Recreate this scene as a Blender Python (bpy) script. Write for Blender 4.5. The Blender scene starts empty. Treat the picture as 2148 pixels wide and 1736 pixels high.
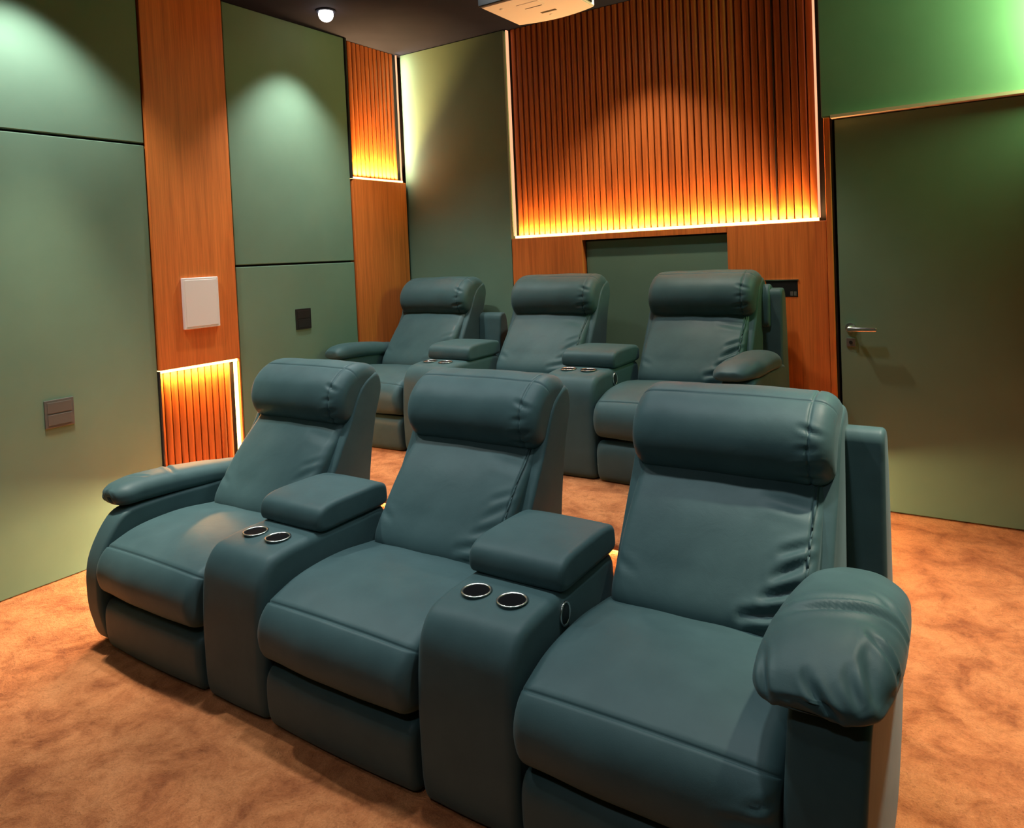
import bpy, bmesh, math, random
import numpy as np
from mathutils import Vector, Matrix, noise

random.seed(4)
C = bpy.context.scene.collection
PI = math.pi

# ------------------------------------------------------------------ render look
sc = bpy.context.scene
sc.view_settings.view_transform = 'Standard'
sc.view_settings.look = 'None'
sc.view_settings.gamma = 1.0
sc.view_settings.exposure = 0.0
sc.view_settings.use_curve_mapping = False
sc.cycles.use_denoising = True
sc.cycles.max_bounces = 8
sc.cycles.diffuse_bounces = 3
sc.cycles.sample_clamp_indirect = 6.0

# ------------------------------------------------------------------ materials
def nt(name):
    m = bpy.data.materials.new(name)
    m.use_nodes = True
    n = m.node_tree.nodes
    return m, n, m.node_tree.links, n['Principled BSDF']

def plain(name, col, rough=.6, metal=0., spec=.5):
    m, n, l, b = nt(name)
    b.inputs['Base Color'].default_value = (*col, 1)
    b.inputs['Roughness'].default_value = rough
    b.inputs['Metallic'].default_value = metal
    b.inputs['Specular IOR Level'].default_value = spec
    return m

def emit(name, col, strength):
    m, n, l, b = nt(name)
    b.inputs['Base Color'].default_value = (.01, .01, .01, 1)
    b.inputs['Emission Color'].default_value = (*col, 1)
    b.inputs['Emission Strength'].default_value = strength
    return m

def ramp(n, stops):
    r = n.new('ShaderNodeValToRGB')
    e = r.color_ramp.elements
    while len(e) < len(stops): e.new(.5)
    for k, (p, c) in enumerate(stops):
        e[k].position = p; e[k].color = (*c, 1)
    return r

def coords(n, l, scale, kind='Object'):
    tc = n.new('ShaderNodeTexCoord'); mp = n.new('ShaderNodeMapping')
    mp.inputs['Scale'].default_value = scale
    l.new(tc.outputs[kind], mp.inputs['Vector'])
    return mp

def noise_node(n, l, mp, scale, detail=4, rough=.5, dist=0.):
    t = n.new('ShaderNodeTexNoise')
    t.inputs['Scale'].default_value = scale
    t.inputs['Detail'].default_value = detail
    t.inputs['Roughness'].default_value = rough
    t.inputs['Distortion'].default_value = dist
    l.new(mp.outputs['Vector'], t.inputs['Vector'])
    return t

def bump(n, l, b, src, strength, dist, prev=None):
    bp = n.new('ShaderNodeBump')
    bp.inputs['Strength'].default_value = strength
    bp.inputs['Distance'].default_value = dist
    l.new(src, bp.inputs['Height'])
    if prev: l.new(prev.outputs['Normal'], bp.inputs['Normal'])
    l.new(bp.outputs['Normal'], b.inputs['Normal'])
    return bp

def mat_upholstery():
    m, n, l, b = nt('teal_upholstery')
    mp = coords(n, l, (1, 1, 1))
    t = noise_node(n, l, mp, 9, 5, .55)
    r = ramp(n, [(.3, (.038, .077, .082)), (.7, (.049, .095, .100))])
    l.new(t.outputs['Fac'], r.inputs['Fac']); l.new(r.outputs['Color'], b.inputs['Base Color'])
    b.inputs['Roughness'].default_value = .5
    b.inputs['Specular IOR Level'].default_value = .22
    b.inputs['Sheen Weight'].default_value = .12
    b.inputs['Sheen Roughness'].default_value = .5
    b.inputs['Sheen Tint'].default_value = (.5, .7, .75, 1)
    g = noise_node(n, l, mp, 420, 2, .5)
    w = noise_node(n, l, mp, 14, 3, .5, .8)
    p = bump(n, l, b, w.outputs['Fac'], .07, .012)
    bump(n, l, b, g.outputs['Fac'], .12, .001, p)
    return m

def mat_panel():
    m, n, l, b = nt('green_wall_fabric')
    mp = coords(n, l, (1, 1, 1))
    t = noise_node(n, l, mp, 3, 4, .55)
    r = ramp(n, [(.3, (.128, .205, .142)), (.7, (.146, .230, .160))])
    l.new(t.outputs['Fac'], r.inputs['Fac']); l.new(r.outputs['Color'], b.inputs['Base Color'])
    b.inputs['Roughness'].default_value = .75
    b.inputs['Specular IOR Level'].default_value = .2
    g = noise_node(n, l, mp, 600, 2, .5)
    bump(n, l, b, g.outputs['Fac'], .1, .001)
    return m

def mat_wood(name, dark, mid, light, rough=.36):
    m, n, l, b = nt(name)
    mp = coords(n, l, (1, 1, .045))
    t = noise_node(n, l, mp, 34, 6, .6, .35)
    r = ramp(n, [(.28, dark), (.52, mid), (.78, light)])
    l.new(t.outputs['Fac'], r.inputs['Fac'])
    mp2 = coords(n, l, (1, 1, .02))
    t2 = noise_node(n, l, mp2, 160, 3, .6)
    mx = n.new('ShaderNodeMix'); mx.data_type = 'RGBA'; mx.blend_type = 'MULTIPLY'
    mx.inputs['Factor'].default_value = .35
    r2 = ramp(n, [(.35, (.55, .5, .45)), (.6, (1, 1, 1))])
    l.new(t2.outputs['Fac'], r2.inputs['Fac'])
    l.new(r.outputs['Color'], mx.inputs['A']); l.new(r2.outputs['Color'], mx.inputs['B'])
    l.new(mx.outputs['Result'], b.inputs['Base Color'])
    b.inputs['Roughness'].default_value = rough
    bump(n, l, b, t2.outputs['Fac'], .08, .001)
    return m

def mat_carpet():
    m, n, l, b = nt('tan_plush_carpet')
    mp = coords(n, l, (1, 1, 1))
    big = noise_node(n, l, mp, 6.5, 9, .66, .5)
    r = ramp(n, [(.33, (.37, .105, .036)), (.46, (.58, .190, .067)), (.56, (.70, .250, .092)), (.74, (.80, .31, .122))])
    l.new(big.outputs['Fac'], r.inputs['Fac'])
    fine = noise_node(n, l, mp, 150, 4, .65)
    mid = noise_node(n, l, mp, 26, 5, .7, .8)
    r2 = ramp(n, [(.32, (.62, .58, .52)), (.60, (1, 1, 1))])
    l.new(fine.outputs['Fac'], r2.inputs['Fac'])
    r3 = ramp(n, [(.30, (.60, .52, .46)), (.52, (1, 1, 1))])
    l.new(mid.outputs['Fac'], r3.inputs['Fac'])
    mx = n.new('ShaderNodeMix'); mx.data_type = 'RGBA'; mx.blend_type = 'MULTIPLY'
    mx.inputs['Factor'].default_value = .5
    l.new(r.outputs['Color'], mx.inputs['A']); l.new(r2.outputs['Color'], mx.inputs['B'])
    my = n.new('ShaderNodeMix'); my.data_type = 'RGBA'; my.blend_type = 'MULTIPLY'
    my.inputs['Factor'].default_value = .6
    l.new(mx.outputs['Result'], my.inputs['A']); l.new(r3.outputs['Color'], my.inputs['B'])
    l.new(my.outputs['Result'], b.inputs['Base Color'])
    b.inputs['Roughness'].default_value = .95
    b.inputs['Specular IOR Level'].default_value = .08
    b.inputs['Sheen Weight'].default_value = .15
    b.inputs['Sheen Tint'].default_value = (1, .65, .45, 1)
    p = bump(n, l, b, big.outputs['Fac'], .6, .06)
    p = bump(n, l, b, mid.outputs['Fac'], .5, .02, p)
    bump(n, l, b, fine.outputs['Fac'], .6, .006, p)
    return m

def mat_ceiling():
    m, n, l, b = nt('dark_plum_ceiling_paint')
    mp = coords(n, l, (1, 1, 1))
    t = noise_node(n, l, mp, 2.2, 5, .6, .6)
    r = ramp(n, [(.3, (.012, .0145, .027)), (.7, (.017, .020, .036))])
    l.new(t.outputs['Fac'], r.inputs['Fac']); l.new(r.outputs['Color'], b.inputs['Base Color'])
    b.inputs['Roughness'].default_value = .85
    b.inputs['Specular IOR Level'].default_value = .05
    return m

UP = mat_upholstery()
GREEN = mat_panel()
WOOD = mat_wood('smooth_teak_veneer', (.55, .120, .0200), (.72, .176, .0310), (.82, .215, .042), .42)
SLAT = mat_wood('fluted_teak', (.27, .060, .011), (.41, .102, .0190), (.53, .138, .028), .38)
CARPET = mat_carpet()
CEIL = mat_ceiling()
GAP = plain('black_gap', (.008, .008, .008), .8)
BLACK = plain('black_plastic', (.012, .012, .012), .35)
GREY = plain('grey_socket_plastic', (.10, .095, .085), .3)
WHITE = plain('white_plastic', (.86, .82, .86), .45)
PLATE = plain('white_plate', (.86, .74, .70), .5)
CHROME = plain('brushed_chrome', (.75, .74, .72), .22, 1.)
COPPER = plain('copper_trim', (.80, .56, .46), .45)
CUPIN = plain('cup_well_shade', (.004, .004, .005), .8, 0, .05)
LED = emit('warm_led_strip', (1.0, .50, .14), 9.)
LEDDIM = emit('pale_led_profile', (1.0, .42, .22), 1.3)
LEDG = emit('pale_green_led_strip', (.5, 1.0, .34), 6.)
LAMP = emit('downlight_lens', (1.0, .95, .88), 8.)

# ------------------------------------------------------------------ object helpers
def link(name, me, mats, parent=None):
    o = bpy.data.objects.new(name, me)
    C.objects.link(o)
    for m in (mats if isinstance(mats, (list, tuple)) else [mats]): me.materials.append(m)
    if parent is not None: o.parent = parent
    return o

def obj(name, bm, mats, parent=None, smooth=True, angle=None):
    me = bpy.data.meshes.new(name)
    bmesh.ops.recalc_face_normals(bm, faces=bm.faces)
    if parent is not None and bm.calc_volume(signed=True) < 0: bmesh.ops.reverse_faces(bm, faces=bm.faces)
    bm.to_mesh(me); bm.free()
    if smooth:
        for p in me.polygons: p.use_smooth = True
        if angle is not None: me.set_sharp_from_angle(angle=math.radians(angle))
    return link(name, me, mats, parent)

def thing(name, label, cat, loc=(0, 0, 0), group=None):
    o = bpy.data.objects.new(name, None)
    o.empty_display_size = .05
    C.objects.link(o); o.location = loc
    o['label'] = label; o['category'] = cat
    if group: o['group'] = group
    return o

def tag(o, label, cat, group=None):
    o['label'] = label; o['category'] = cat
    if group: o['group'] = group
    return o

def structure(o):
    o['kind'] = 'structure'
    return o

def box(bm, x0, x1, y0, y1, z0, z1, bev=0., seg=2):
    r = bmesh.ops.create_cube(bm, size=1)
    vs = r['verts']
    for v in vs:
        v.co = Vector((x0 + (v.co.x + .5) * (x1 - x0), y0 + (v.co.y + .5) * (y1 - y0), z0 + (v.co.z + .5) * (z1 - z0)))
    if bev > 0:
        es = list({e for v in vs for e in v.link_edges})
        bmesh.ops.bevel(bm, geom=es, offset=bev, segments=seg, profile=.5, affect='EDGES')

def boxbm(*a, **k):
    bm = bmesh.new(); box(bm, *a, **k); return bm

def lathe(bm, prof, center, n=40, axis='Z'):
    rings = []
    for r, h in prof:
        ring = []
        for k in range(n):
            a = 2 * PI * k / n
            p = (r * math.cos(a), r * math.sin(a), h)
            if axis == 'Y': p = (p[0], h, p[1])
            if axis == 'X': p = (h, p[0], p[1])
            ring.append(bm.verts.new(Vector(center) + Vector(p)))
        rings.append(ring)
    for a, b in zip(rings, rings[1:]):
        for k in range(n):
            bm.faces.new((a[k], a[(k + 1) % n], b[(k + 1) % n], b[k]))
    return rings

def spline_closed(pts, m=24):
    P = np.array(pts, float); n = len(P); out = []
    for i in range(n):
        p0, p1, p2, p3 = P[i - 1], P[i], P[(i + 1) % n], P[(i + 2) % n]
        d1 = max(np.linalg.norm(p1 - p0), 1e-6) ** .5; d2 = max(np.linalg.norm(p2 - p1), 1e-6) ** .5; d3 = max(np.linalg.norm(p3 - p2), 1e-6) ** .5
        t0 = 0; t1 = d1; t2 = t1 + d2; t3 = t2 + d3
        for k in range(m):
            t = t1 + (t2 - t1) * k / m
            A1 = (t1 - t) / (t1 - t0) * p0 + (t - t0) / (t1 - t0) * p1
            A2 = (t2 - t) / (t2 - t1) * p1 + (t - t1) / (t2 - t1) * p2
            A3 = (t3 - t) / (t3 - t2) * p2 + (t - t2) / (t3 - t2) * p3
            B1 = (t2 - t) / (t2 - t0) * A1 + (t - t0) / (t2 - t0) * A2
            B2 = (t3 - t) / (t3 - t1) * A2 + (t - t1) / (t3 - t1) * A3
            out.append((t2 - t) / (t2 - t1) * B1 + (t - t1) / (t2 - t1) * B2)
    return np.array(out)

def resample(poly, n, grooves=()):
    """closed polyline -> points at even arc length, plus three points round each groove; returns pts, normals, depth factor"""
    P = np.vstack([poly, poly[:1]])
    s = np.r_[0, np.cumsum(np.linalg.norm(np.diff(P, axis=0), axis=1))]
    L = s[-1]
    par = list(np.arange(n) / n * L); dep = [0.] * n
    for g in grooves:
        k = int(np.argmin(np.linalg.norm(poly - np.array(g), axis=1)))
        keep = [(a, d) for a, d in zip(par, dep) if abs(a - s[k]) > .009]
        par = [a for a, d in keep]; dep = [d for a, d in keep]
        for off, d in ((-.0065, 0), (-.003, .35), (0, 1), (.003, .35), (.0065, 0)):
            par.append((s[k] + off) % L); dep.append(d)
    o = np.argsort(par); par = np.array(par)[o]; dep = np.array(dep)[o]
    Q = np.stack([np.interp(par, s, P[:, 0]), np.interp(par, s, P[:, 1])], 1)
    area = .5 * np.sum(P[:-1, 0] * P[1:, 1] - P[1:, 0] * P[:-1, 1])
    T = np.roll(Q, -1, 0) - np.roll(Q, 1, 0)
    N = np.stack([T[:, 1], -T[:, 0]], 1)
    N /= np.linalg.norm(N, axis=1)[:, None] + 1e-9
    if area < 0: N = -N
    return Q, N, dep

def loft_x(prof, x0, x1, r=.03, n=110, nx=40, puff=0., grooves=(), gd=.006, ring_grooves=(), spline=True, warp=None, soft=0., seed=0, creases=()):
    """a closed (y, z) outline swept along x with rounded ends -> bmesh"""
    poly = spline_closed(prof) if spline else np.array(prof, float)
    Q, N, dep = resample(poly, n, grooves)
    c = (Q.max(0) + Q.min(0)) / 2
    w, V = np.linalg.eigh(np.cov((Q - Q.mean(0)).T))
    q = (Q - Q.mean(0)) @ V
    mid = (q.max(0) + q.min(0)) / 2; half = (q.max(0) - q.min(0)) / 2
    q = q - mid
    base = Q.mean(0) + mid @ V.T
    st = []
    for k in range(7):
        th = k / 7 * PI / 2
        st.append((x0 + r * (1 - math.cos(th)) if False else x0 + r * (1 - math.cos(th)), r * (1 - math.sin(th))))
    a, b = x0 + r, x1 - r
    xs = list(np.linspace(a, b, nx))
    gs = set()
    for g in ring_grooves:
        xs = [x for x in xs if abs(x - g) > .008] + [g - .006, g - .003, g, g + .003, g + .006]
    xs.sort()
    ends = [(x0 + x1 - x, d) for x, d in st]
    stations = st + [(x, 0.) for x in xs] + ends[::-1]
    bm = bmesh.new(); rings = []
    for x, d in stations:
        u = (2 * x - x0 - x1) / (x1 - x0)
        sc_ = 1 - np.minimum(d / half, .92)
        pts = base + (q * sc_) @ V.T
        g = 0.
        for rg in ring_grooves:
            e = abs(x - rg); g = max(g, 1. if e < .0015 else (.35 if e < .0045 else 0.))
        off = puff * (1 - u * u) - gd * np.maximum(dep, g) * max(0., 1 - d / r)
        pts = pts + N * (off[:, None] if hasattr(off, '__len__') else off)
        ring = []
        for y, z in pts:
            co = Vector((x, y, z))
            if warp: co = warp(co)
            ring.append(bm.verts.new(co))
        rings.append(ring)
    m = len(rings[0])
    for A, B in zip(rings, rings[1:]):
        for k in range(m):
            bm.faces.new((A[k], A[(k + 1) % m], B[(k + 1) % m], B[k]))
    bm.faces.new(rings[0]); bm.faces.new(rings[-1][::-1])
    finish(bm, soft, seed, creases)
    return bm

FRONT = ((1, 0, 1), (0, -1, 0))
TOP = ((1, 1, 0), (0, 0, 1))
def fold(x0, p0, x1, p1, w, dep, face):
    """a wrinkle between two points given in the plane it is seen in"""
    if face is TOP: return ((x0, p0, 0), (x1, p1, 0), w, dep) + face
    return ((x0, 0, p0), (x1, 0, p1), w, dep) + face

def finish(bm, soft=0., seed=0, creases=()):
    bmesh.ops.recalc_face_normals(bm, faces=bm.faces)
    if bm.calc_volume(signed=True) < 0: bmesh.ops.reverse_faces(bm, faces=bm.faces)
    bm.normal_update()
    if soft or creases:
        mv = []
        for v in bm.verts:
            d = 0.
            if soft: d += soft * noise.noise(v.co * 7. + Vector((seed, seed * 2.3, 0)))
            for a, b, w, dep, mask, facing in creases:
                if v.normal.dot(Vector(facing)) < .12: continue
                mk = Vector(mask); a = Vector(a) * mk; b = Vector(b) * mk; ab = b - a; vc = v.co * mk
                t = max(0., min(1., (vc - a).dot(ab) / ab.length_squared))
                e = (vc - a - ab * t).length
                if e < 4 * w:
                    fade = math.sin(PI * (.08 + .84 * t)) ** .7
                    d += fade * dep * (-math.exp(-(e / w) ** 2) + .45 * math.exp(-((e - 2 * w) / w) ** 2))
            mv.append(v.normal * d)
        for v, d in zip(bm.verts, mv): v.co += d

def loft_rings(rings, cap=True):
    bm = bmesh.new()
    R = [[bm.verts.new(p) for p in r] for r in rings]
    m = len(R[0])
    for A, B in zip(R, R[1:]):
        for k in range(m): bm.faces.new((A[k], A[(k + 1) % m], B[(k + 1) % m], B[k]))
    if cap: bm.faces.new(R[0]); bm.faces.new(R[-1][::-1])
    return bm

def tube(pts, r, n=8):
    rings = []
    for i, p in enumerate(pts):
        p = Vector(p)
        t = (Vector(pts[min(i + 1, len(pts) - 1)]) - Vector(pts[max(i - 1, 0)])).normalized()
        a = t.orthogonal().normalized(); b = t.cross(a)
        rings.append([p + r * (math.cos(2 * PI * k / n) * a + math.sin(2 * PI * k / n) * b) for k in range(n)])
    return loft_rings(rings)

# ------------------------------------------------------------------ the room
LX, BY, CZ = -3.60, 4.107, 2.91
RX, FY = .46, -2.4

o = structure(obj('floor', boxbm(LX - .12, RX + .1, FY - .1, BY + .2, -.1, 0), CARPET, smooth=False))
o = structure(obj('ceiling', boxbm(LX - .12, RX + .1, FY - .1, BY + .2, CZ, CZ + .1), CEIL, smooth=False))
structure(obj('wall_left', boxbm(LX - .16, LX - .06, FY, BY + .1, 0, CZ), GAP, smooth=False))
structure(obj('wall_right', boxbm(RX, RX + .1, FY, BY + .1, 0, CZ), GREEN, smooth=False))
structure(obj('wall_front', boxbm(LX - .1, RX + .1, FY - .1, FY, 0, CZ), GREEN, smooth=False))
structure(obj('wall_back', boxbm(LX - .06, RX, BY + .06, BY + .16, 0, CZ), GAP, smooth=False))
# carpeted step that lifts the back row
RZ = .295
bm = boxbm(LX - .06, -.765, 2.50, BY + .06, 0, RZ - .02)
box(bm, LX - .06, -.73, 2.46, BY + .06, RZ - .028, RZ, bev=.008)
structure(obj('floor_riser', bm, CARPET, smooth=False))

def panel(name, x0, x1, y0, y1, z0, z1, mat, label, cat, group=None, bev=.004):
    return tag(obj(name, boxbm(x0, x1, y0, y1, z0, z1, bev=bev), mat, smooth=False), label, cat, group)

T = .05
FABRIC = 'green fabric wall panels'
panel('acoustic_panel', LX - T, LX, .2, 2.105, 2.055, CZ - .002, GREEN, 'green fabric wall panel at far left, above the long dark seam', 'wall panel', FABRIC)
panel('acoustic_panel', LX - T, LX, .2, 2.105, .004, 2.043, GREEN, 'tall green fabric wall panel at far left with the grey socket', 'wall panel', FABRIC)
panel('acoustic_panel', LX - T, LX, 2.606, 3.535, 1.414, CZ - .002, GREEN, 'green fabric wall panel washed by the ceiling spot between two wooden columns', 'wall panel', FABRIC)
panel('acoustic_panel', LX - T, LX, 2.606, 3.535, .30, 1.402, GREEN, 'green fabric wall panel with the small black socket between two wooden columns', 'wall panel', FABRIC)
panel('acoustic_panel', LX - .01, -2.695, BY, BY + .055, .30, CZ - .002, GREEN, 'tall narrow green fabric panel on back wall beside the left corner', 'wall panel', FABRIC)
panel('acoustic_panel', -2.150, -1.245, BY + .035, BY + .058, .30, 1.47, GREEN, 'green fabric inset panel low on back wall behind the middle recliner', 'wall panel', FABRIC)
panel('acoustic_panel', -.724, RX - .002, BY, BY + .055, 2.050, CZ - .002, GREEN, 'green fabric panel above the door, lit bright green at right', 'wall panel', FABRIC)

def slats(bm, axis, a0, a1, face, z0, z1, pitch=.041, depth=.0085):
    """fluted board: rounded ribs standing on a thin backing"""
    n = round((a1 - a0) / pitch); p = (a1 - a0) / n
    sec = []
    for k in range(n):
        s = a0 + k * p
        for t, h in ((0., 0.), (.05, .0), (.09, .45), (.20, .84), (.38, 1.), (.62, 1.), (.80, .84), (.91, .45), (.95, 0.)):
            sec.append((s + t * p, h * depth))
    sec.append((a1, 0.))
    lo, hi = [], []
    for s, h in sec:
        q = (face[0] + h * face[1])
        for lst, z in ((lo, z0), (hi, z1)):
            lst.append(bm.verts.new((q, s, z) if axis == 'Y' else (s, q, z)))
    for k in range(len(sec) - 1):
        bm.faces.new((lo[k], lo[k + 1], hi[k + 1], hi[k]))
    b = face[0] - .012 * face[1]
    x = [face[0], b]
    if axis == 'Y': box(bm, min(x), max(x), a0, a1, z0, z1)
    else: box(bm, a0, a1, min(x), max(x), z0, z1)

# --- wooden column by the near green panel: smooth above, lit flutes below
c1 = thing('wood_column', 'orange wooden wall column holding the blank white plate, lit fluting below', 'wooden column', (LX, 2.35, 0), 'wooden columns on the left wall')
def rel(bm, t):
    bmesh.ops.translate(bm, verts=bm.verts, vec=-Vector(t.location)); return bm
obj('veneer_board', rel(boxbm(LX - .05, LX + .012, 2.112, 2.594, .884, CZ - .002, bev=.003), c1), WOOD, c1, smooth=False)
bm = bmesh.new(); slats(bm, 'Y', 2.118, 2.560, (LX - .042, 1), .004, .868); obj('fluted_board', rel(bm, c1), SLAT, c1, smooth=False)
obj('edge_strip', rel(boxbm(LX - .05, LX + .008, 2.108, 2.116, .004, .88), c1), GAP, c1, smooth=False)
obj('edge_strip', rel(boxbm(LX - .05, LX + .004, 2.590, 2.598, .30, .88), c1), WOOD, c1, smooth=False)
L1 = thing('light_strip', 'glowing warm strip light under the smooth board of the plate column', 'strip light', (LX, 2.35, .87), 'warm strip lights in the wood panelling')
obj('diffuser', rel(boxbm(LX - .035, LX - .004, 2.122, 2.586, .868, .882), L1), LED, L1, smooth=False)
obj('diffuser', rel(boxbm(LX - .03, LX - .004, 2.575, 2.582, .31, .868), L1), LED, L1, smooth=False)

# --- wooden column in the back left corner: lit flutes above, smooth below
c2 = thing('wood_column', 'wooden wall column in the back left corner, lit fluting above', 'wooden column', (LX, 3.8, 0), 'wooden columns on the left wall')
obj('veneer_board', rel(boxbm(LX - .05, LX + .010, 3.548, 4.085, .30, 1.968, bev=.003), c2), WOOD, c2, smooth=False)
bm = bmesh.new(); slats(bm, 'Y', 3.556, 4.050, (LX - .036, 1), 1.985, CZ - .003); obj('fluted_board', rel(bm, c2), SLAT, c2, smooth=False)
obj('edge_strip', rel(boxbm(LX - .05, LX + .012, 3.538, 3.550, 1.97, CZ - .002), c2), GAP, c2, smooth=False)
L2 = thing('light_strip', 'warm strip light edging the fluted column in the back left corner', 'strip light', (LX, 3.8, 1.975), 'warm strip lights in the wood panelling')
obj('diffuser', rel(boxbm(LX - .03, LX - .006, 3.556, 4.070, 1.971, 1.983), L2), LED, L2, smooth=False)
obj('diffuser', rel(boxbm(LX - .012, LX - .004, 4.056, 4.066, 1.983, CZ - .01), L2), LEDDIM, L2, smooth=False)

# --- back wall feature: tall fluted board in a lit frame
FX0, FX1, FZ = -2.672, -.742, 1.520
ft = thing('fluted_wall_panel', 'large dark fluted wooden panel on back wall above glowing strip', 'wall panel', (-1.7, BY, FZ))
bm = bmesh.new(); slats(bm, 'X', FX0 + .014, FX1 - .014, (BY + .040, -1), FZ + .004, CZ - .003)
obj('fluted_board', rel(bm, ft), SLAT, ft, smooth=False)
obj('joint_line', rel(boxbm(-.968, -.964, BY + .022, BY + .03, FZ + .01, CZ - .004), ft), GAP, ft, smooth=False)
L3 = thing('light_strip', 'bright warm strip light framing the big fluted panel on back wall', 'strip light', (-1.7, BY, FZ), 'warm strip lights in the wood panelling')
obj('bottom_diffuser', rel(boxbm(FX0 + .01, FX1 - .01, BY + .000, BY + .020, FZ - .006, FZ + .010), L3), LED, L3, smooth=False)
for xa in (FX0, FX1 - .012):
    obj('side_diffuser', rel(boxbm(xa + .002, xa + .010, BY - .004, BY + .02, FZ + .010, CZ - .01), L3), LEDDIM, L3, smooth=False)
lw = thing('wood_panel', 'smooth orange wooden panelling on back wall below the fluted panel', 'wall panel', (-1.7, BY, .3))
obj('veneer_board', rel(boxbm(-2.690, -2.158, BY - .004, BY + .05, .30, FZ - .008, bev=.003), lw), WOOD, lw, smooth=False)
obj('veneer_board', rel(boxbm(-1.238, -.715, BY - .004, BY + .05, .0, FZ - .008, bev=.003), lw), WOOD, lw, smooth=False)
obj('header_board', rel(boxbm(-2.157, -1.239, BY - .003, BY + .05, 1.478, FZ - .008), lw), WOOD, lw, smooth=False)
obj('edge_post', rel(boxbm(-.713, -.684, BY - .010, BY + .05, .0, 2.045, bev=.003), lw), WOOD, lw, smooth=False)
obj('shadow_gap', rel(boxbm(-.684, -.674, BY + .004, BY + .05, .0, 2.045), lw), GAP, lw, smooth=False)

# --- recessed socket behind the right-hand back seat
sk = thing('wall_socket', 'dark recessed socket box in wood behind the right back recliner', 'wall socket', (-.95, BY, 1.15))
obj('back_box', rel(boxbm(-1.03, -.866, BY - .0055, BY + .002, 1.112, 1.200), sk), BLACK, sk, smooth=False)
obj('frame', rel(boxbm(-1.036, -.860, BY - .010, BY - .003, 1.200, 1.206), sk), CHROME, sk, smooth=False)
for k in range(2):
    obj('socket_insert', rel(boxbm(-.905 + k * .018, -.891 + k * .018, BY - .008, BY - .005, 1.116, 1.140, bev=.001), sk), GREY, sk, smooth=False)

# --- door
dr = structure(obj('door_1', boxbm(-.662, .24, BY + .002, BY + .05, .008, 2.030, bev=.003), GREEN, smooth=False))
bm = bmesh.new()
lathe(bm, [(.0, -.012), (.024, -.012), (.026, -.008), (.026, 0)], (-.612, BY + .002, .950), axis='Y')
hd = obj('door_handle', bm, CHROME, dr, angle=40)
bm = bmesh.new()
bm2 = tube([(-.612, BY - .01, .950), (-.612, BY - .045, .950)], .010, 14)
obj('handle_neck', bm2, CHROME, hd)
b3 = boxbm(-.622, -.484, BY - .060, BY - .042, .934, .956, bev=.005, seg=3)
obj('lever', b3, CHROME, hd, angle=40)
bm = boxbm(-.634, -.590, BY - .006, BY + .003, .850, .896, bev=.003)
ke = obj('keyhole_plate', bm, GREY, dr, smooth=False)
bm = bmesh.new(); lathe(bm, [(0, -.004), (.009, -.004), (.009, 0)], (-.612, BY - .005, .873), 20, 'Y'); obj('key_cylinder', bm, BLACK, ke, smooth=False)
structure(obj('trim_1', boxbm(-.672, RX - .078, BY - .050, BY + .03, 2.034, 2.050), COPPER, smooth=False))

# --- column on the right side wall beside the door, unseen, upper half lit
c4 = thing('wood_column', 'unseen wooden column on the right side wall, lower board added to block light', 'wooden column', (RX, 3.8, 0))
obj('veneer_board', rel(boxbm(RX - .075, RX + .002, 3.55, 4.07, .0, 2.056, bev=.003), c4), WOOD, c4, smooth=False)  # lower board added to keep the strip's light off the door
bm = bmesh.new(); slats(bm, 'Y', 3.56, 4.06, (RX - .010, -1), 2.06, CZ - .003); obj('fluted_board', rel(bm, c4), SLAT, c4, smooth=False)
L4 = thing('light_strip', 'upright pale strip light on the right side wall column', 'strip light', (RX, 3.8, 2.5))
obj('diffuser', rel(boxbm(RX - .036, RX - .020, 3.995, 4.005, 2.065, CZ - .02), L4), LEDG, L4, smooth=False)

# --- white plate on the near column, two sockets on the green panels
pt = thing('wall_plate', 'blank white upright plate fixed to the wooden column', 'wall plate', (LX, 2.36, 1.08))
obj('cover', rel(boxbm(LX + .012, LX + .030, 2.254, 2.467, 1.081, 1.356, bev=.004), pt), PLATE, pt, smooth=False)
obj('inner_face', rel(boxbm(LX + .028, LX + .0315, 2.266, 2.455, 1.093, 1.344, bev=.002), pt), PLATE, pt, smooth=False)

def wall_socket(y0, y1, z0, z1, face_mat, label):
    t = thing('wall_socket', label, 'wall socket', (LX, (y0 + y1) / 2, z0))
    obj('frame', rel(boxbm(LX, LX + .006, y0, y1, z0, z1, bev=.002), t), face_mat, t, smooth=False)
    obj('socket_insert', rel(boxbm(LX + .004, LX + .0085, y0 + .012, y1 - .012, z0 + .012, (z0 + z1) / 2 - .004, bev=.001), t), face_mat, t, smooth=False)
    obj('socket_insert', rel(boxbm(LX + .004, LX + .0075, y0 + .012, y1 - .012, (z0 + z1) / 2 + .004, z1 - .012, bev=.001), t), face_mat, t, smooth=False)
wall_socket(3.012, 3.132, .998, 1.126, BLACK, 'small black socket on the green panel between the wooden columns')
wall_socket(1.560, 1.688, .704, .832, GREY, 'grey socket low on the green panel at far left')

# --- ceiling downlight
dl = thing('downlight', 'small round lit downlight in the dark ceiling', 'ceiling light', (-3.29, 3.10, CZ))
bm = bmesh.new(); lathe(bm, [(.060, 0), (.060, -.006), (.050, -.010), (.044, -.004), (.044, .0)], (0, 0, 0)); obj('trim_ring', bm, CEIL, dl, angle=40)
bm = bmesh.new(); rr = lathe(bm, [(.040, -.002)] + [(.044 * math.cos(a * PI / 16), -.022 - .044 * math.sin(a * PI / 16)) for a in range(0, 8)] + [(.001, -.066)], (0, 0, 0)); bm.faces.new(rr[-1]); obj('lens', bm, LAMP, dl)

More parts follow.
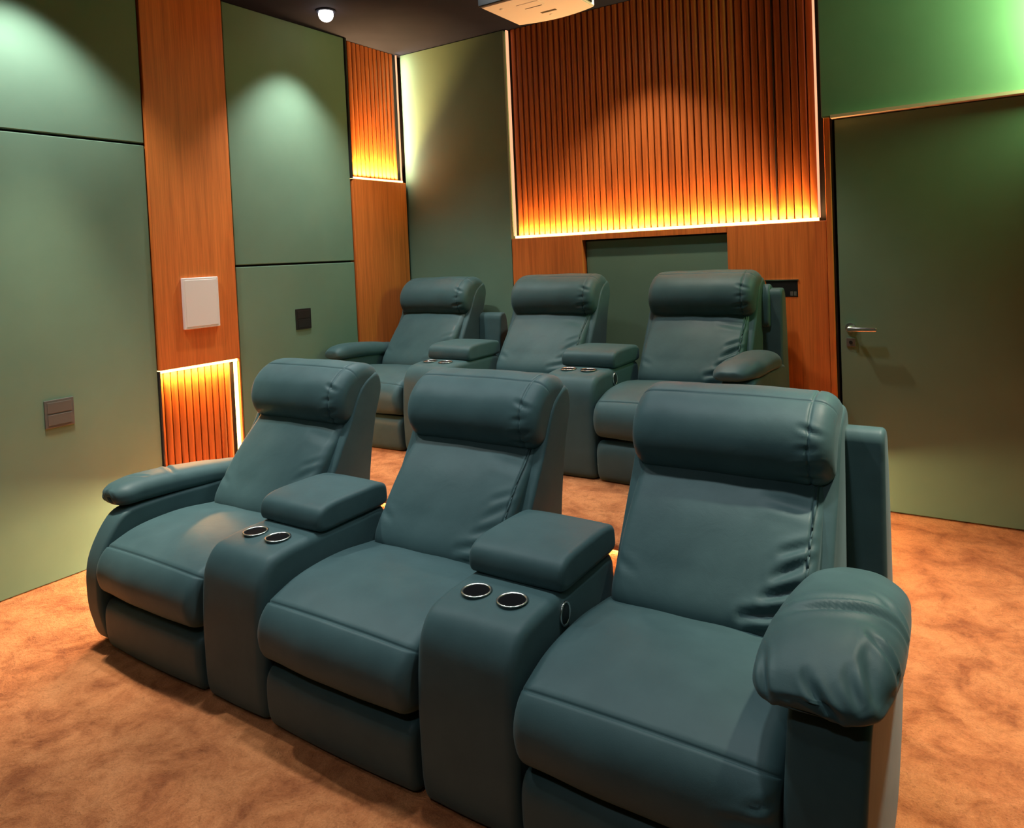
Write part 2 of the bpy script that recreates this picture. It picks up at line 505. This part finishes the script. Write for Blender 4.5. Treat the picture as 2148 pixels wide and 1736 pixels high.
# --- projector hung under the ceiling
pj = thing('projector', 'white ceiling projector with dark front hanging before the fluted panel', 'projector', (-1.935, 3.315, 2.68))
def projector_shell():
    pts = []
    N = 14
    x0, x1, y0, y1 = -.235, .235, -.205, .165
    pts += [(x0, y0), (x1, y0)]
    for k in range(N + 1):
        t = k / N; x = x1 + (x0 - x1) * t
        pts.append((x, y1 + .045 * (1 - (2 * t - 1) ** 2)))
    return pts
def prism(pts, z0, z1, bev):
    bm = bmesh.new()
    a = [bm.verts.new((x, y, z0)) for x, y in pts]; b = [bm.verts.new((x, y, z1)) for x, y in pts]
    n = len(pts)
    for k in range(n): bm.faces.new((a[k], a[(k + 1) % n], b[(k + 1) % n], b[k]))
    bm.faces.new(a[::-1]); bm.faces.new(b)
    bmesh.ops.recalc_face_normals(bm, faces=bm.faces)
    if bev: bmesh.ops.bevel(bm, geom=[e for e in bm.edges], offset=bev, segments=3, affect='EDGES', clamp_overlap=True)
    return bm
obj('case', prism(projector_shell(), 0, .115, .006), WHITE, pj, angle=35)
obj('front_panel', boxbm(-.238, .238, -.222, -.203, .002, .113, bev=.004), BLACK, pj, smooth=False)
obj('side_vent', boxbm(.232, .2385, -.19, .13, .012, .10, bev=.002), BLACK, pj, smooth=False)
bm = bmesh.new(); lathe(bm, [(.0, -.03), (.036, -.03), (.046, -.026), (.046, .01)], (.08, -.215, .058), 32, 'Y'); obj('lens', bm, BLACK, pj, angle=40)
obj('hatch', boxbm(-.075, .055, -.115, -.045, -.0025, .004, bev=.002), WHITE, pj, smooth=False)
obj('hatch_slot', boxbm(-.060, .040, -.050, -.044, -.0035, .002), BLACK, pj, smooth=False)
for k, (fx, fy) in enumerate(((-.16, -.12), (.16, -.12), (0, .12))):
    bm = bmesh.new(); rr = lathe(bm, [(.010, 0), (.010, -.003), (.006, -.005)], (fx, fy, 0), 18); bm.faces.new(rr[-1]); obj('foot', bm, WHITE, pj, angle=40)
obj('rear_label', boxbm(-.03, .06, .055, .075, -.0012, .002), GREY, pj, smooth=False)
bm = bmesh.new(); lathe(bm, [(.022, .11), (.022, .228)], (0, 0, 0), 20); obj('mount_pole', bm, BLACK, pj)
obj('mount_plate', boxbm(-.07, .07, -.07, .07, .222, .2295, bev=.002), BLACK, pj, smooth=False)

# ------------------------------------------------------------------ seating
SEAT = [(.035, .212), (-.018, .235), (-.036, .29), (-.026, .345), (.002, .382), (.04, .400), (.12, .425), (.26, .437), (.40, .425), (.52, .405), (.60, .36), (.58, .26), (.40, .215), (.2, .207)]
BACK = [(.470, .365), (.445, .43), (.505, .53), (.590, .635), (.672, .715), (.720, .765), (.775, .80), (.835, .79), (.82, .70), (.76, .58), (.70, .44), (.60, .36), (.53, .345)]
PILLOW = [(y, z - .010) for y, z in [(.735, .742), (.690, .757), (.662, .80), (.655, .85), (.672, .905), (.715, .950), (.775, .978), (.84, .982), (.895, .958), (.918, .90), (.915, .83), (.885, .77), (.82, .745)]]
SHELL = [(.56, .03), (.80, .03), (.795, .25), (.815, .52), (.86, .74), (.905, .88), (.885, .930), (.84, .92), (.785, .88), (.705, .74), (.618, .60), (.54, .46), (.525, .38), (.55, .2)]

def seat_body(t, side):
    w = .298
    # footrest flap and plinth
    FR = [(.018, .006), (.000, .03), (-.010, .10), (-.004, .165), (.020, .190), (.06, .19), (.07, .1), (.06, .01)]
    obj('footrest', loft_x(FR, -w + .004, w - .004, .022, 60, 24, .006), UP, t)
    PL = [(.07, .012), (.07, .20), (.56, .205), (.57, .012)]
    obj('base', loft_x(PL, -w + .012, w - .012, .006, 40, 4, spline=False), UP, t, angle=35)
    cr = ()
    if side == 'right':
        cr = (fold(.19, .300, .288, .318, .008, .006, FRONT), fold(.22, .262, .292, .285, .008, .008, FRONT), fold(.20, .235, .292, .250, .007, .007, FRONT), fold(.24, .335, .288, .352, .006, .005, FRONT))
    obj('seat_cushion', loft_x(SEAT, -w, w, .035, 150, 64, .008, grooves=((.012, .389),), gd=.0065, soft=.003, seed=3, creases=cr), UP, t)
    k = 1. if side == 'right' else .45
    cb = [fold(.10, .462, .255, .492, .010, .015 * k, FRONT), fold(.15, .505, .250, .540, .009, .012 * k, FRONT), fold(.17, .55, .25, .590, .009, .010 * k, FRONT), fold(.18, .600, .250, .622, .008, .008 * k, FRONT), fold(.12, .432, .250, .447, .008, .010 * k, FRONT), fold(.12, .705, .25, .690, .012, .006 * k, FRONT), fold(-.262, .52, -.20, .50, .009, .003, FRONT)]
    obj('back_cushion', loft_x(BACK, -.270, .266, .030, 130, 64, .012, soft=.003, seed=7, creases=cb, ring_grooves=(.245,) if side != 'left' else ()), UP, t)
    cp = (fold(.195, .795, .262, .806, .008, .005, FRONT), fold(.20, .765, .266, .764, .007, .005, FRONT), fold(.21, .905, .262, .885, .007, .005, FRONT), fold(.205, .845, .25, .850, .008, .003, FRONT))
    obj('head_pillow', loft_x(PILLOW, -.288, .292, .050, 150, 64, .006, grooves=((.752, .959),), gd=.006, ring_grooves=(.232,), soft=.003, seed=11, creases=cp), UP, t)
    obj('back_shell', loft_x(SHELL, -.297, .298, .020, 120, 16, .0), UP, t)

def arm_panel(t, s, xin, xout, ytop, zt):
    """upholstered side; s = +1 right arm, -1 left arm"""
    P = [(.03, .012), (-.008, .10), (-.020, .20), (-.006, .33), (ytop * .75, .45), (ytop + .02, zt - .01), (.20, zt), (.45, zt - .005), (.63, zt - .02), (.67, .40), (.665, .25), (.63, .13), (.54, .02), (.25, .01)]
    def warp(co):
        f = max(0., 1 - co.z / .5) * .016
        co.x -= s * f * max(0., min(1., (s * co.x - xin) / (xout - xin)))
        return co
    a, b = sorted((s * xin, s * xout))
    return obj('armrest_panel', loft_x(P, a, b, .016, 120, 8, .0, warp=warp), UP, t)

def arm_pad(t, s, secs, creases=(), flap=.0):
    """soft pad lofted along y; a section = (y, centre x, half width, z bottom, height)"""
    S = np.array(secs, float)
    n = 128; rings = []
    d = np.r_[0, np.cumsum(np.linalg.norm(np.diff(S[:, [0, 2, 4]], axis=0), axis=1))]
    tt = np.linspace(0, d[-1], 130)
    def cub(col):
        # monotone-ish smooth interpolation
        y = S[:, col]; m = np.gradient(y, d)
        out = []
        for t_ in tt:
            i = min(max(np.searchsorted(d, t_) - 1, 0), len(d) - 2); h = d[i + 1] - d[i]; u = (t_ - d[i]) / h
            out.append((2 * u**3 - 3 * u**2 + 1) * y[i] + (u**3 - 2 * u**2 + u) * h * m[i] + (-2 * u**3 + 3 * u**2) * y[i + 1] + (u**3 - u**2) * h * m[i + 1])
        return np.array(out)
    Y, CX, HW, ZB, H = (cub(k) for k in range(5))
    for y, cx, hw, zb, h in zip(Y, CX, HW, ZB, H):
        ring = []
        hw = max(hw, .004); h = max(h, .004)
        for k in range(n):
            a = 2 * PI * k / n; ca, sa = math.cos(a), math.sin(a)
            x = math.copysign(abs(ca) ** .75, ca) * hw
            z = math.copysign(abs(sa) ** .85, sa)
            zz = zb + h * .36 + (h * .64 * z if z > 0 else h * .36 * z)
            out = max(0., x / hw)
            zz -= flap * out ** 2 * (1 - .5 * max(0, z)) * min(1., h / .12)
            ring.append(Vector((s * (cx + x), y, zz)))
        rings.append(ring)
    bm = loft_rings(rings)
    finish(bm, .003, 5, creases)
    return obj('armrest_pad', bm, UP, t)

def wing(t, s, prof, xin, xout, name='back_wing'):
    a, b = sorted((s * xin, s * xout))
    return obj(name, loft_x(prof, a, b, .014, 70, 8), UP, t)

def recliner(side, label, loc):
    t = thing('recliner_seat', label, 'recliner', loc, 'front row of teal recliners')
    seat_body(t, side)
    if side == 'right':
        arm_panel(t, 1, .302, .452, .045, .520)
        secs = [(.000, .352, .03, .540, .02), (.006, .354, .085, .529, .042), (.03, .357, .110, .526, .066), (.08, .361, .122, .526, .092), (.15, .366, .126, .526, .114), (.24, .368, .127, .522, .124), (.34, .368, .124, .518, .120), (.46, .366, .118, .512, .104), (.56, .364, .106, .50, .086), (.61, .362, .07, .51, .06), (.625, .362, .02, .53, .02)]
        cr = [fold(.285, .185, .485, .265, .012, .014, TOP), fold(.30, .235, .47, .31, .012, .006, TOP), fold(.345, .590, .405, .540, .007, .011, FRONT), fold(.440, .615, .475, .560, .009, .010, FRONT), fold(.415, .60, .445, .565, .008, .007, FRONT), fold(.262, .590, .280, .545, .007, .008, FRONT), fold(.44, .16, .49, .12, .009, .008, TOP), fold(.30, .535, .40, .532, .006, .006, FRONT), fold(.43, .34, .485, .30, .009, .006, TOP)]
        arm_pad(t, 1, secs, cr, .006)
        wing(t, 1, [(.825, .02), (.825, .80), (.835, .868), (.885, .872), (.905, .83), (.905, .02)], .272, .398)
    if side == 'left':
        arm_panel(t, -1, .302, .405, .085, .492)
        secs = [(.085, .395, .02, .53, .02), (.092, .395, .055, .508, .05), (.12, .396, .082, .494, .078), (.18, .397, .092, .490, .094), (.30, .398, .094, .486, .096), (.45, .398, .092, .475, .094), (.58, .395, .086, .462, .088), (.67, .392, .06, .465, .07), (.70, .392, .02, .49, .02)]
        cr = [fold(-.46, .548, -.43, .512, .007, .006, FRONT), fold(-.40, .55, -.37, .51, .007, .006, FRONT), fold(-.46, .36, -.34, .32, .009, .006, TOP), fold(-.43, .18, -.36, .22, .008, .004, TOP)]
        arm_pad(t, -1, secs, cr)
        wing(t, -1, [(.74, .02), (.735, .48), (.80, .72), (.845, .86), (.885, .875), (.90, .83), (.88, .55), (.86, .02)], .298, .385)
    return t

def console(label, loc, switch):
    t = thing('console', label, 'console', loc, 'cup holder consoles between the recliners')
    w = .152
    P = [(.02, .006), (.004, .03), (-.004, .20), (.002, .36), (.018, .44), (.055, .487), (.12, .503), (.25, .506), (.45, .506), (.56, .500), (.572, .45), (.572, .03), (.55, .006), (.28, .004)]
    obj('body', loft_x(P, -w, w, .028, 150, 26, .003, soft=.0015, seed=2), UP, t)
    Ld = [(.262, .508), (.248, .516), (.244, .540), (.254, .572), (.285, .590), (.42, .597), (.545, .592), (.572, .580), (.578, .55), (.574, .516), (.55, .508), (.40, .506)]
    obj('lid', loft_x(Ld, -w - .002, w + .004, .017, 130, 26, .003, soft=.002, seed=9), UP, t)
    for s in (-1, 1):
        bm = bmesh.new()
        lathe(bm, [(.0365, .5015), (.0405, .506), (.0425, .5085), (.0385, .5105), (.0352, .508), (.0340, .500)], (s * .057, .155, .0045))
        cup = obj('cup_holder', bm, CHROME, t)
        bm = bmesh.new()
        rr = lathe(bm, [(.0352, .5078), (.030, .5074), (.002, .5072)], (s * .057, .155, .0045)); bm.faces.new(rr[-1])
        obj('cup_shade_disc', bm, CUPIN, cup)  # flat disc, its black stands for the shade inside an open cup
    if switch:
        bm = bmesh.new()
        lathe(bm, [(.030, 0), (.034, .004), (.031, .008), (.027, .005)], (w - .001, .255, .455), 36, 'X')
        for v in bm.verts: v.co.y = .255 + (v.co.y - .255) * .8
        b = obj('recline_switch', bm, CHROME, t)
        bm = bmesh.new(); rr = lathe(bm, [(.027, .005), (.014, .008), (.002, .008)], (w - .001, .255, .455), 36, 'X'); bm.faces.new(rr[-1])
        for v in bm.verts: v.co.y = .255 + (v.co.y - .255) * .8
        obj('switch_button', bm, BLACK, b)
    return t

def dup(root, loc, label, group, skip=()):
    r = root.copy(); C.objects.link(r); r.location = loc; r['label'] = label; r['group'] = group
    for ch in list(root.children):
        if ch.name.split('.')[0] in skip: continue
        c = ch.copy(); C.objects.link(c); c.parent = r
        for g in ch.children:
            d = g.copy(); C.objects.link(d); d.parent = c
    return r

Y0 = 1.372
seatX = (-2.486, -1.565, -.649)
conX = (-2.025, -1.105)
front = [recliner('left', 'front row teal recliner with its left arm towards the green wall', (seatX[0], Y0, 0)),
         recliner('mid', 'armless teal recliner in the middle of front row, between two consoles', (seatX[1], Y0, 0)),
         recliner('right', 'large nearest teal recliner with wrinkled right arm, by the aisle', (seatX[2], Y0, 0))]
cons = [console('front row cup holder console between the left and middle recliners', (conX[0], Y0, 0), False),
        console('front row cup holder console between the middle and right recliners', (conX[1], Y0, 0), True)]
DX, DY = -.657, 1.728
GB = 'back row of teal recliners on the raised floor'
bl = ['back row recliner beside the corner wooden column', 'back row recliner in the middle, in front of the green inset', 'back row recliner nearest the door']
back = [dup(o, (o.location.x + DX, Y0 + DY, RZ), b, GB, ('armrest_pad',)) for o, b in zip(front, bl)]
wing(back[0], 1, [(.80, .02), (.80, .68), (.81, .725), (.86, .735), (.88, .70), (.88, .02)], .296, .47)
wing(back[2], 1, [(.80, .68), (.80, .76), (.815, .84), (.855, .895), (.90, .87), (.905, .78), (.885, .70), (.84, .665)], .26, .338, 'head_wing')
arm_pad(back[0], -1, [(.085, .352, .02, .52, .02), (.092, .352, .055, .505, .05), (.12, .353, .070, .494, .078), (.18, .354, .075, .490, .094), (.30, .355, .076, .486, .096), (.45, .355, .074, .475, .094), (.58, .353, .070, .462, .088), (.67, .352, .05, .465, .07), (.70, .352, .02, .49, .02)])
arm_pad(back[2], 1, [(.02, .345, .02, .535, .02), (.03, .346, .060, .518, .045), (.07, .352, .085, .512, .070), (.15, .366, .094, .510, .092), (.26, .372, .094, .508, .098), (.40, .372, .092, .505, .100), (.52, .372, .086, .50, .088), (.60, .370, .05, .51, .05), (.615, .370, .02, .53, .02)])
cl = ['back row console between the left and middle back recliners', 'back row console between the middle and right back recliners']
for o, b in zip(cons, cl):
    dup(o, (o.location.x + DX, Y0 + DY, RZ), b, 'cup holder consoles between the back recliners')

# ------------------------------------------------------------------ lamps
def spot(loc, power, size, blend=.6, col=(1, .93, .84), rad=.03, target=None):
    L = bpy.data.lights.new('downlight_and_fill_lamp', 'SPOT')
    L.energy = power; L.spot_size = math.radians(size); L.spot_blend = blend; L.color = col; L.shadow_soft_size = rad
    o = bpy.data.objects.new('downlight_and_fill_lamp', L); C.objects.link(o); o.location = loc
    if target is not None:
        o.rotation_euler = (Vector(target) - Vector(loc)).to_track_quat('-Z', 'Y').to_euler()
    return o

def strip(loc, direction, length, width, along, power, col, spread=180):
    L = bpy.data.lights.new('strip_lamp', 'AREA')
    L.shape = 'RECTANGLE'; L.size = length; L.size_y = width; L.energy = power; L.color = col; L.spread = math.radians(spread)
    o = bpy.data.objects.new('strip_lamp', L); C.objects.link(o); o.location = loc
    z = -Vector(direction).normalized(); x = Vector(along).normalized(); y = z.cross(x)
    o.rotation_euler = Matrix((x, y, z)).transposed().to_euler()
    return o

WARM = (1.0, .52, .17)
WHT = (1.0, .95, .86)
# wall washers along the left wall and before the fluted panel
spot((-3.29, 3.05, 2.885), 160, 92, .75, (.94, 1, .95))
spot((-3.29, 1.50, 2.885), 105, 100, .6, (.94, 1, .95))
spot((-1.66, 3.62, 2.885), 80, 92, .55, (1, .86, .68))
# downlights above the seats and the aisles, plus added front fills
for x, y, p in ((-2.35, 1.72, 60), (-1.45, 1.72, 64), (-.55, 1.72, 64), (-2.9, 3.2, 48), (-2.1, 3.05, 48), (-1.2, 3.2, 48)):
    spot((x, y, 2.885), p, 96, .9, (.90, .99, 1.0), .06)
spot((-1.9, .45, 2.885), 20, 100, .8, (.97, .96, .95), .06)  # added general fill ahead of the front row, no fixture
spot((-.75, -.7, 2.885), 48, 62, .9, (.86, .96, 1), .08, (-1.25, 1.5, .35))  # added fill from behind the camera, brightens seat and arm fronts
spot((.22, 2.4, 2.885), 400, 60, .8, (1, .92, .72), .05)
spot((-3.2, 1.55, 2.885), 220, 46, .7, (1, .94, .76), .05)
# strip lights
strip((LX - .010, 2.35, .866), (.02, 0, -1), .46, .014, (0, 1, 0), 13., WARM)
strip((LX - .010, 3.80, 1.986), (-.10, 0, 1), .48, .014, (0, 1, 0), 32., WARM, 100)
strip((LX + .012, 4.03, 2.44), (.45, 1, 0), .88, .008, (0, 0, 1), 3.2, (1, .97, .74))
strip((-1.707, BY - .002, FZ + .013), (0, .22, 1), 1.9, .016, (1, 0, 0), 34., WARM)
strip((RX - .045, 4.0, 2.49), (-.9, 1, 0), .80, .012, (0, 0, 1), 34., (.56, 1, .40))
# step lights under the nosing of the riser
strip((-.752, 3.5, .2664), (.8, 0, -1), 1.1, .012, (0, 1, 0), 15., (1, .72, .36))
strip((-3.17, 2.480, .2664), (0, -.7, -1), .76, .012, (1, 0, 0), 110., (1, .74, .40))
strip((-1.77, 2.4905, .2664), (0, -.12, -1), 1.9, .012, (1, 0, 0), 9., (1, .74, .40))

w = bpy.data.worlds.new('world'); sc.world = w; w.use_nodes = True
w.node_tree.nodes['Background'].inputs['Color'].default_value = (.02, .02, .022, 1)
w.node_tree.nodes['Background'].inputs['Strength'].default_value = .2

# ------------------------------------------------------------------ camera
cam = bpy.data.cameras.new('camera')
cam.sensor_fit = 'HORIZONTAL'; cam.sensor_width = 36.0
F, CYP = 1525.196, 582.879
cam.lens = F / 2148 * 36.0
cam.shift_x = 0.0
cam.shift_y = -(868 - CYP) / 2148
cam.clip_start = .02
yaw, pitch, roll = -0.582192772, -0.0308326204, -0.0437782414
cy_, sy_, cp_, sp_ = math.cos(yaw), math.sin(yaw), math.cos(pitch), math.sin(pitch)
fw = Vector((sy_ * cp_, cy_ * cp_, sp_)); rt = Vector((cy_, -sy_, 0)); up = rt.cross(fw)
cr_, sr_ = math.cos(roll), math.sin(roll)
r2 = cr_ * rt + sr_ * up; u2 = -sr_ * rt + cr_ * up
co = bpy.data.objects.new('camera', cam); C.objects.link(co)
M = Matrix((r2, u2, -fw)).transposed().to_4x4(); M.translation = Vector((0, 0, 1.4))
co.matrix_world = M
sc.camera = co
